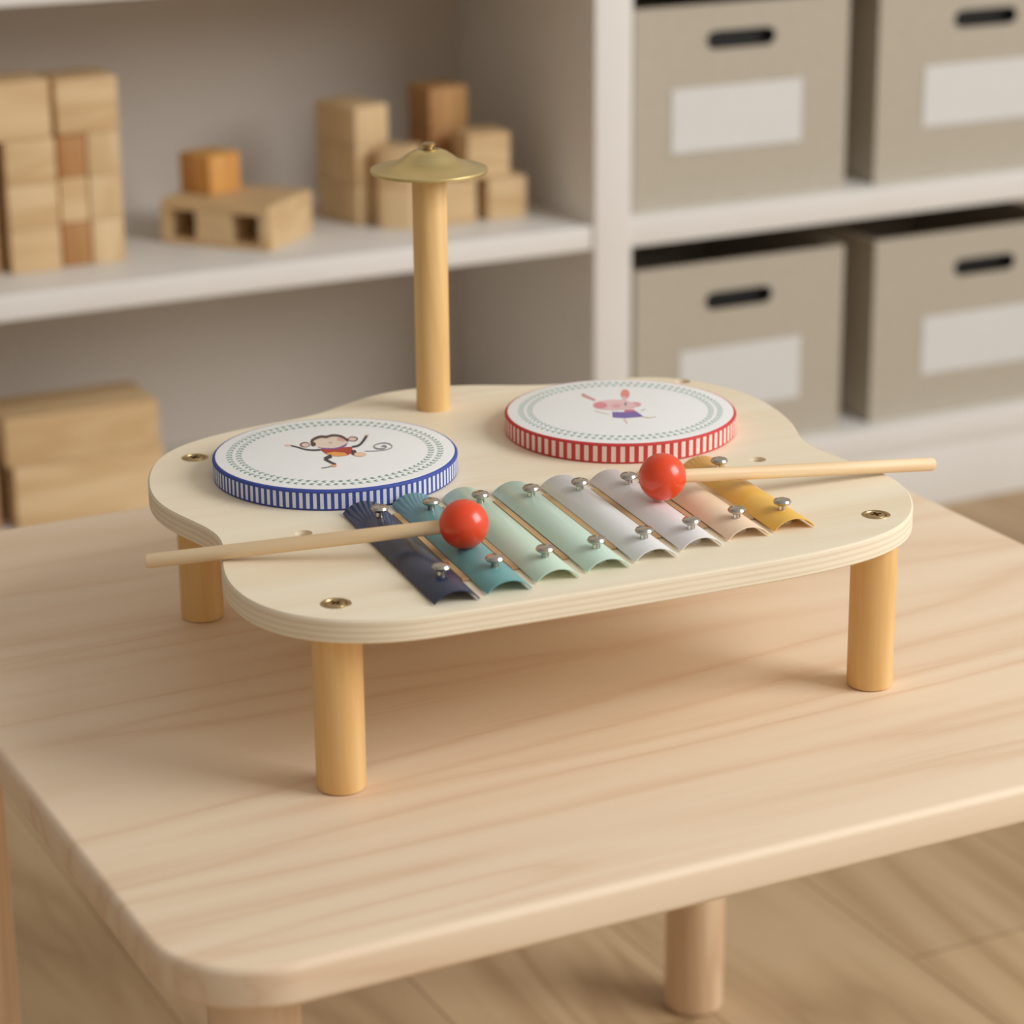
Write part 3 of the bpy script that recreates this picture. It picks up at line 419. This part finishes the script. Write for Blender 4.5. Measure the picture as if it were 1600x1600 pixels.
# ------------------------------------------------------------------ table
TX0, TX1, TY0, TY1, TZ = .268, .8418, .8015, 1.3433, .400
TB = empty('play_table', ((TX0+TX1)/2, (TY0+TY1)/2, 0))
tag(TB, 'low pale ash play table with rounded corners, toy standing on it', 'table')
cx, cy = TB.location.x, TB.location.y
rr = [(x-cx, y-cy) for x, y in rrect(TX0, TX1, TY0, TY1, .046, 14)]
rg = []
rad, th = .0038, .0185
for k in range(7):
    t = PI/2*k/6; rg.append((rad*(1-math.sin(t)), -th+rad*(1-math.cos(t))))
for k in range(7):
    t = PI/2*k/6; rg.append((rad*(1-math.cos(t)), -rad+rad*math.sin(t)))
obj('tabletop', slab_bm(rr, rg), M_TABLE, TB, (0, 0, TZ), angle=50)
for lx, ly, r in ((.320, .872, .0190), (.314, 1.296, .0195), (.7945, 1.3165, .0196), (.785, .86, .0195)):
    z1 = TZ-th
    obj('leg', lathe_bm([(r-.003, 0), (r-.001, .0012), (r, .004), (r, z1-.0005)], 40), M_TLEG, TB, (lx-cx, ly-cy, 0))

# ------------------------------------------------------------------ toy music table
TOY = empty('toy_music_table', (.5701, 1.023, .400), math.radians(-2.6826))
tag(TOY, 'wooden toy music table with two drums, cymbal and colourful xylophone bars', 'toy')
OUT = [(-201.5, 101), (-195.5, 118.5), (-187.5, 134), (-179.5, 144.5), (-168.8, 153), (-156, 160), (-142, 165), (-130, 168), (-118, 170.5), (-103, 172), (-88, 175.5), (-74.3, 183), (-63.6, 189.5), (-53.3, 194.8), (-39.2, 198.8), (-26, 199.5), (-2.8, 196.3), (11.6, 190.2), (25.4, 183.2), (39.2, 176.2), (58, 171.5), (80, 169.5), (97, 167), (108.8, 160.2), (118.4, 150.5), (126.3, 137.4), (132.0, 121.8), (134, 104.6), (133.9, 85.6), (131, 66), (126.3, 49.5), (119.3, 33), (116.2, 17.1), (116.6, 2.5), (120.2, -13.5), (124.2, -33), (125.2, -50), (121.3, -66.3), (115.1, -79.6), (109.6, -88.9), (101.2, -99.6), (91.5, -108), (78.8, -115), (65.4, -119.2), (47, -122.6), (24.9, -124.5), (-10, -125), (-41.7, -125.1), (-94.3, -124.6), (-144.4, -123.2), (-156, -122.3), (-167, -119.5), (-178.5, -114.6), (-190, -107.3), (-200, -96), (-207.3, -81.7), (-210.5, -65.8), (-210.4, -48.4), (-207.5, -32), (-203, -17), (-198, -4), (-195.3, 8), (-195.2, 17), (-196.9, 26.7), (-200.2, 39.3), (-204, 53), (-206, 67.5), (-205.3, 83)]
out = list(reversed(OUT))
out = [(x/1000, y/1000) for x, y in out]
out = smooth_loop(resample(spline(out, 6), 260), 8)
ZT = .084; TH_ = .0105
LEGS = [(-.1772, -.0925), (-.1685, .130), (.088, -.0905), (.087, .128)]
PEGS = [(-.1588, -.0015), (.0806, .0067), (.1134, .1479), (-.196, .118)]
PEGS = PEGS[:3]
brings = [(.0008, -TH_), (0, -TH_+.0008), (0, -.0008), (.0008, 0)]
holes = [(x, y, .0041) for x, y in PEGS]+[(x, y, .0067) for x, y in LEGS]
bmb = slab_bm(out, brings, holes, 1, 1)
for x, y in PEGS:
    vs = [bmb.verts.new((x+.0041*math.cos(2*PI*i/28), y+.0041*math.sin(2*PI*i/28), -.0065)) for i in range(28)]
    bmb.faces.new(vs)
obj('board', bmb, [M_BOARD, M_PLY], TOY, (0, 0, ZT))

def screw_head(r):
    """countersunk brass bolt head: rim, ring groove, dished centre with a cross recess."""
    bm = bmesh.new()
    lathe_bm([(r, -.004), (r, -.0002), (r-.0004, .0002), (r-.0015, .0002), (r-.0019, -.0006), (r-.0023, 0), (r*.5, .0003)], 36, bm=bm, cap1=False)
    rim = [v for v in bm.verts if abs(v.co.z-.0003) < 1e-7]
    rim.sort(key=lambda v: math.atan2(v.co.y, v.co.x))
    a, w = r*.40, r*.12
    cross = [(w, -a), (w, -w), (a, -w), (a, w), (w, w), (w, a), (-w, a), (-w, w), (-a, w), (-a, -w), (-w, -w), (-w, -a)]
    top = [bm.verts.new((x, y, .0003)) for x, y in cross]; low = [bm.verts.new((x, y, -.0014)) for x, y in cross]
    flat = rim+top
    for t in tessellate_polygon([[v.co for v in rim], [v.co for v in top]]):
        tri = [flat[i] for i in t]
        nz = (tri[1].co-tri[0].co).cross(tri[2].co-tri[0].co).z
        if abs(nz) < 1e-15: continue
        if nz < 0: tri.reverse()
        try: bm.faces.new(tri)
        except ValueError: pass
    n = 12
    for i in range(n): bm.faces.new((top[(i+1) % n], top[i], low[i], low[(i+1) % n]))
    bm.faces.new(low)
    return bm
for i, (x, y) in enumerate(LEGS):
    r = .0108
    lg = obj('leg', lathe_bm([(r-.0015, 0), (r-.0004, .0005), (r, .0018), (r, ZT-TH_)], 44), M_DOWEL, TOY, (x, y, 0))
    sc = obj('leg_bolt', screw_head(.0066), M_BRASSD, lg, (0, 0, ZT), .4+i*.5); sc['label'] = 'brass countersunk bolt head'

# post and cymbal
px, py = -.0283, .1597
PH = .1262
obj('post', lathe_bm([(.0088, 0), (.0089, .001), (.0089, PH-.001), (.0084, PH)], 40), M_DOWEL, TOY, (px, py, ZT))
cb = bmesh.new()
up = [(.0302, -.0014), (.0300, -.0006), (.0285, -.0002), (.0255, .0003), (.022, .0010), (.0185, .0021), (.0155, .0037), (.0125, .0060), (.0095, .0080), (.0065, .0092), (.0035, .0097)]
dn = [(r, z-.0007) for r, z in reversed(up)]
lathe_bm(dn[:-1]+[(.0301, -.0021)]+up, 64, bm=cb, cap0=False, cap1=False)
CYZ = ZT+PH-.0000
cym = obj('cymbal', cb, M_BRASS, TOY, (px, py, ZT+PH+.0016), angle=60); cym['label'] = 'small brass cymbal'
cs = bmesh.new()
lathe_bm([(.0030, -.0016), (.0030, .0086), (.0050, .0090), (.0051, .0096), (.0024, .0100), (.0024, .0108), (.0034, .0112), (.0036, .0120), (.0026, .0128), (.0008, .0130)], 28, bm=cs)
obj('cymbal_screw', cs, M_BRASSD, cym)

# drums
def drum(x, y, R, nst, mb, mw, ml, art, artname, label, bd):
    H = .0100
    def mis(k, i):
        if k == 2: return i % 2
        return 0
    d = obj('drum', lathe_bm([(R-.0006, 0), (R-.0001, .0004), (R, .0010), (R, H-bd), (R+.00015, H-bd+.0001), (R+.00015, H-.0006), (R-.0004, H), (R-.0012, H+.0001)], nst*2, mis), [mb, mw], TOY, (x, y, ZT), angle=50)
    d['label'] = label
    hd = obj('drum_head', lathe_bm([(R-.0013, H-.001), (R-.0013, H+.0002), (R-.0017, H+.0003)], 96), M_HEAD, d)
    hd['label'] = 'white drum skin'
    zt = H+.00034
    polys = []
    for rr_, n, sg in ((R*.862, 84, 1), (R*.785, 76, -1)):
        for i in range(n):
            a = 2*PI*i/n
            for s in ((1, -1) if sg > 0 else (1, -1)):
                ln, wd = .0031, .00068
                c0 = Vector((rr_*math.cos(a), rr_*math.sin(a)))
                tdir = Vector((-math.sin(a), math.cos(a))); rdir = Vector((math.cos(a), math.sin(a)))
                dr = (tdir+rdir*s*.55).normalized(); pr = Vector((-dr.y, dr.x))
                p = [c0, c0+dr*ln*.5+pr*wd, c0+dr*ln, c0+dr*ln*.5-pr*wd]
                polys.append(([(q.x, q.y) for q in p], 0))
    bmw = bmesh.new()
    for p, m in polys: bmw.faces.new([bmw.verts.new((q[0], q[1], zt)) for q in p])
    w = obj('leaf_wreath', bmw, ml, d, smooth=False); w['label'] = 'printed ring of small leaves'
    keys = []; shapes = []
    for it in art:
        if it[0] not in keys: keys.append(it[0])
        mi = keys.index(it[0])
        if it[1] == 0: shapes.append(([(a/1000, b/1000) for a, b in it[2]], mi))
        else:
            Lp, Rp = it[2], it[3]
            for i in range(len(Lp)-1):
                shapes.append(([(q[0]/1000, q[1]/1000) for q in (Lp[i], Lp[i+1], Rp[i+1], Rp[i])], mi))
    bma = bmesh.new(); z = zt
    for sh_, mi in shapes:
        z += 1.5e-6
        vs = [bma.verts.new((q[0], q[1], z)) for q in sh_]
        for t in tessellate_polygon([[v.co for v in vs]]):
            tri = [vs[i] for i in t]
            nz = (tri[1].co-tri[0].co).cross(tri[2].co-tri[0].co).z
            if abs(nz) < 1e-16: continue
            if nz < 0: tri.reverse()
            try: f = bma.faces.new(tri); f.material_index = mi
            except ValueError: pass
    obj(artname, bma, [art_mat(k) for k in keys], d, smooth=False)
    return d
drum(-.1138, .0774, .0592, 112, M_BLUE, M_BLUEW, M_LEAFB, MONKEY, 'monkey_print', 'drum with blue and white striped band and dancing monkey', .0015)
drum(.0426, .0819, .0588, 82, M_REDR, M_REDW, M_LEAFR, RABBIT, 'rabbit_print', 'drum with red and white striped band and pink rabbit', .0011)

# xylophone bars
def bar_bm(W, rise, t, L):
    """arched plate along y from 0 to L, lower edges at z = 0."""
    R = (W*W/4+rise*rise)/(2*rise); a = math.asin(W/2/R); n = 18
    bm = bmesh.new(); secs = []
    for y, dr in ((0, -.0002), (.0004, 0), (L-.0004, 0), (L, -.0002)):
        o = [bm.verts.new(((R+t+dr)*math.sin(-a+2*a*i/n), y, rise-R+(R+t+dr)*math.cos(-a+2*a*i/n))) for i in range(n+1)]
        i_ = [bm.verts.new(((R-dr)*math.sin(-a+2*a*i/n), y, rise-R+(R-dr)*math.cos(-a+2*a*i/n))) for i in range(n+1)]
        secs.append(o+list(reversed(i_)))
    m = len(secs[0])
    for k in range(3):
        for i in range(m): bm.faces.new((secs[k][i], secs[k+1][i], secs[k+1][(i+1) % m], secs[k][(i+1) % m]))
    for s, fl in ((secs[0], False), (secs[-1], True)):
        for i in range(n):
            q = [s[i], s[i+1], s[m-2-i], s[m-1-i]]
            if fl: q.reverse()
            bm.faces.new(q)
    return bm
FX = [-131.2, -106.2, -81.5, -56.2, -31.6, -6.6, 18.9, 43.2]
FY = [-114.5, -112.5, -108.6, -106, -103.2, -98.8, -95.5, -93.8]
BY = [14, 15.5, 13.5, 11.5, 10.5, 8, 8.5, 8.5]
SY = [(-94.7, -10.5), (-94.7, -11.5), (-92.8, -11.9), (-91.8, -13.2), (-89.3, -14.5), (-86.6, -16.4), (-82.1, -15.1), (-80.7, -13.8)]
LEAN = math.radians(-3.3)
screw_prof = [(.0012, -.0052), (.0012, 0), (.0017, .0001), (.0017, .0022), (.0026, .0024), (.0039, .0032), (.0042, .0040), (.0036, .0049), (.0020, .0055), (.0006, .0056)]
NAMES = [n for n, c in BAR]
for i in range(8):
    L = (BY[i]-FY[i])/1000
    cbar = obj('chime_bar', bar_bm(.0195, .0047, .0007, L), M_BAR[i], TOY, (FX[i]/1000, FY[i]/1000, ZT+.0005), LEAN, angle=40)
    cbar['label'] = NAMES[i]+' arched metal bar'
    for ly in [(q-FY[i])/1000 for q in SY[i]]:
        pd = obj('felt_pad', lathe_bm([(.0045, -.0005), (.0045, .0026), (.004, .0030)], 20), M_FELT, cbar, (0, ly, 0)); pd['label'] = 'white pad under the bar'
        s_ = obj('screw', lathe_bm(screw_prof, 28), M_CHROME, cbar, (0, ly, .0053)); s_['label'] = 'chrome round-head screw'
for i in range(7):
    x = (FX[i]+FX[i+1])/2000; y0 = max(FY[i], FY[i+1])/1000+.021; y1 = min(BY[i], BY[i+1])/1000-.010
    obj('spacer_strip', box_bm(-.0017, .0017, 0, y1-y0, 0, .0011, .0003, 1), M_STRIP, TOY, (x+.0014, y0, ZT), LEAN)

# mallets: origin at the ball, stick along local +x
def mallet(loc, d, L, label, grp):
    d = Vector(d).normalized()
    e = empty('mallet', loc)
    e.rotation_euler = d.to_track_quat('X', 'Z').to_euler()
    tag(e, label, 'mallet', grp)
    r = .0032
    sb = lathe_bm([(r*.97, .0085), (r, .012), (r*1.03, L-.0010), (r*.9, L)], 28)
    bmesh.ops.rotate(sb, verts=sb.verts, cent=(0, 0, 0), matrix=Matrix.Rotation(PI/2, 3, 'Y'))
    obj('stick', sb, M_STICK, e)
    bb = bmesh.new(); bmesh.ops.create_uvsphere(bb, u_segments=48, v_segments=28, radius=.0110)
    bmesh.ops.rotate(bb, verts=bb.verts, cent=(0, 0, 0), matrix=Matrix.Rotation(PI/2, 3, 'Y'))
    b = obj('ball', bb, M_RED, e, angle=180); b['label'] = 'glossy red ball'
    return e
mallet((0.46075, 0.96365, 0.50000), (-0.88347, 0.45390, -0.11600), .1410, 'red-balled mallet resting on the teal bar, stick pointing left', 'red mallets lying on the toy')
mallet((0.56929, 0.97840, 0.50100), (0.99441, -0.01744, -0.10414)  , .1510, 'red-balled mallet resting on the lilac white bar, stick pointing right', 'red mallets lying on the toy')

# ------------------------------------------------------------------ light
def area(name, loc, target, size, sy, power, col):
    l = bpy.data.lights.new(name, 'AREA'); l.shape = 'RECTANGLE'; l.size = size; l.size_y = sy; l.energy = power; l.color = col
    o = bpy.data.objects.new(name, l); C.objects.link(o); o.location = loc
    o.rotation_euler = (Vector(target)-Vector(loc)).to_track_quat('-Z', 'Y').to_euler(); return o
area('window_daylight', (2.05, -.25, 1.65), (.62, 1.2, .4), 1.3, 1.2, 45, (.97, 1, 1.02))
w = bpy.data.worlds.new('room_ambient'); bpy.context.scene.world = w; w.use_nodes = True
nt = w.node_tree; bg = nt.nodes['Background']; bg.inputs['Color'].default_value = (1.0, .945, .87, 1)
# the unseen rest of the room: brighter towards its window side and walls than towards the ceiling and the far corner
tc = nt.nodes.new('ShaderNodeTexCoord'); dp = nt.nodes.new('ShaderNodeVectorMath'); dp.operation = 'DOT_PRODUCT'
dp.inputs[1].default_value = Vector((.88, -.36, -.30)).normalized()
mr = nt.nodes.new('ShaderNodeMapRange'); mr.inputs['From Min'].default_value = -1; mr.inputs['From Max'].default_value = 1
mr.inputs['To Min'].default_value = .24; mr.inputs['To Max'].default_value = .80
nt.links.new(tc.outputs['Generated'], dp.inputs[0]); nt.links.new(dp.outputs['Value'], mr.inputs['Value']); nt.links.new(mr.outputs[0], bg.inputs['Strength'])

# ------------------------------------------------------------------ camera
cam = bpy.data.cameras.new('camera'); co = bpy.data.objects.new('camera', cam); C.objects.link(co)
cam.sensor_fit = 'HORIZONTAL'; cam.sensor_width = 36; cam.lens = 90.72; cam.clip_start = .05; cam.clip_end = 30
rt, dn_, fw = Vector((0.89220, -0.45156, -0.00841)), Vector((-0.15122, -0.28113, -0.94768)), Vector((0.42557, 0.84679, -0.31911))
m = Matrix((rt, -dn_, -fw)).transposed().to_4x4(); m.translation = Vector((0, 0, .865)); co.matrix_world = m
cam.dof.use_dof = True; cam.dof.focus_distance = 1.19; cam.dof.aperture_fstop = 8.0
bpy.context.scene.camera = co
sc = bpy.context.scene
sc.view_settings.view_transform = 'Standard'; sc.view_settings.look = 'None'; sc.view_settings.gamma = 1; sc.view_settings.use_curve_mapping = False
sc.view_settings.exposure = 0.0
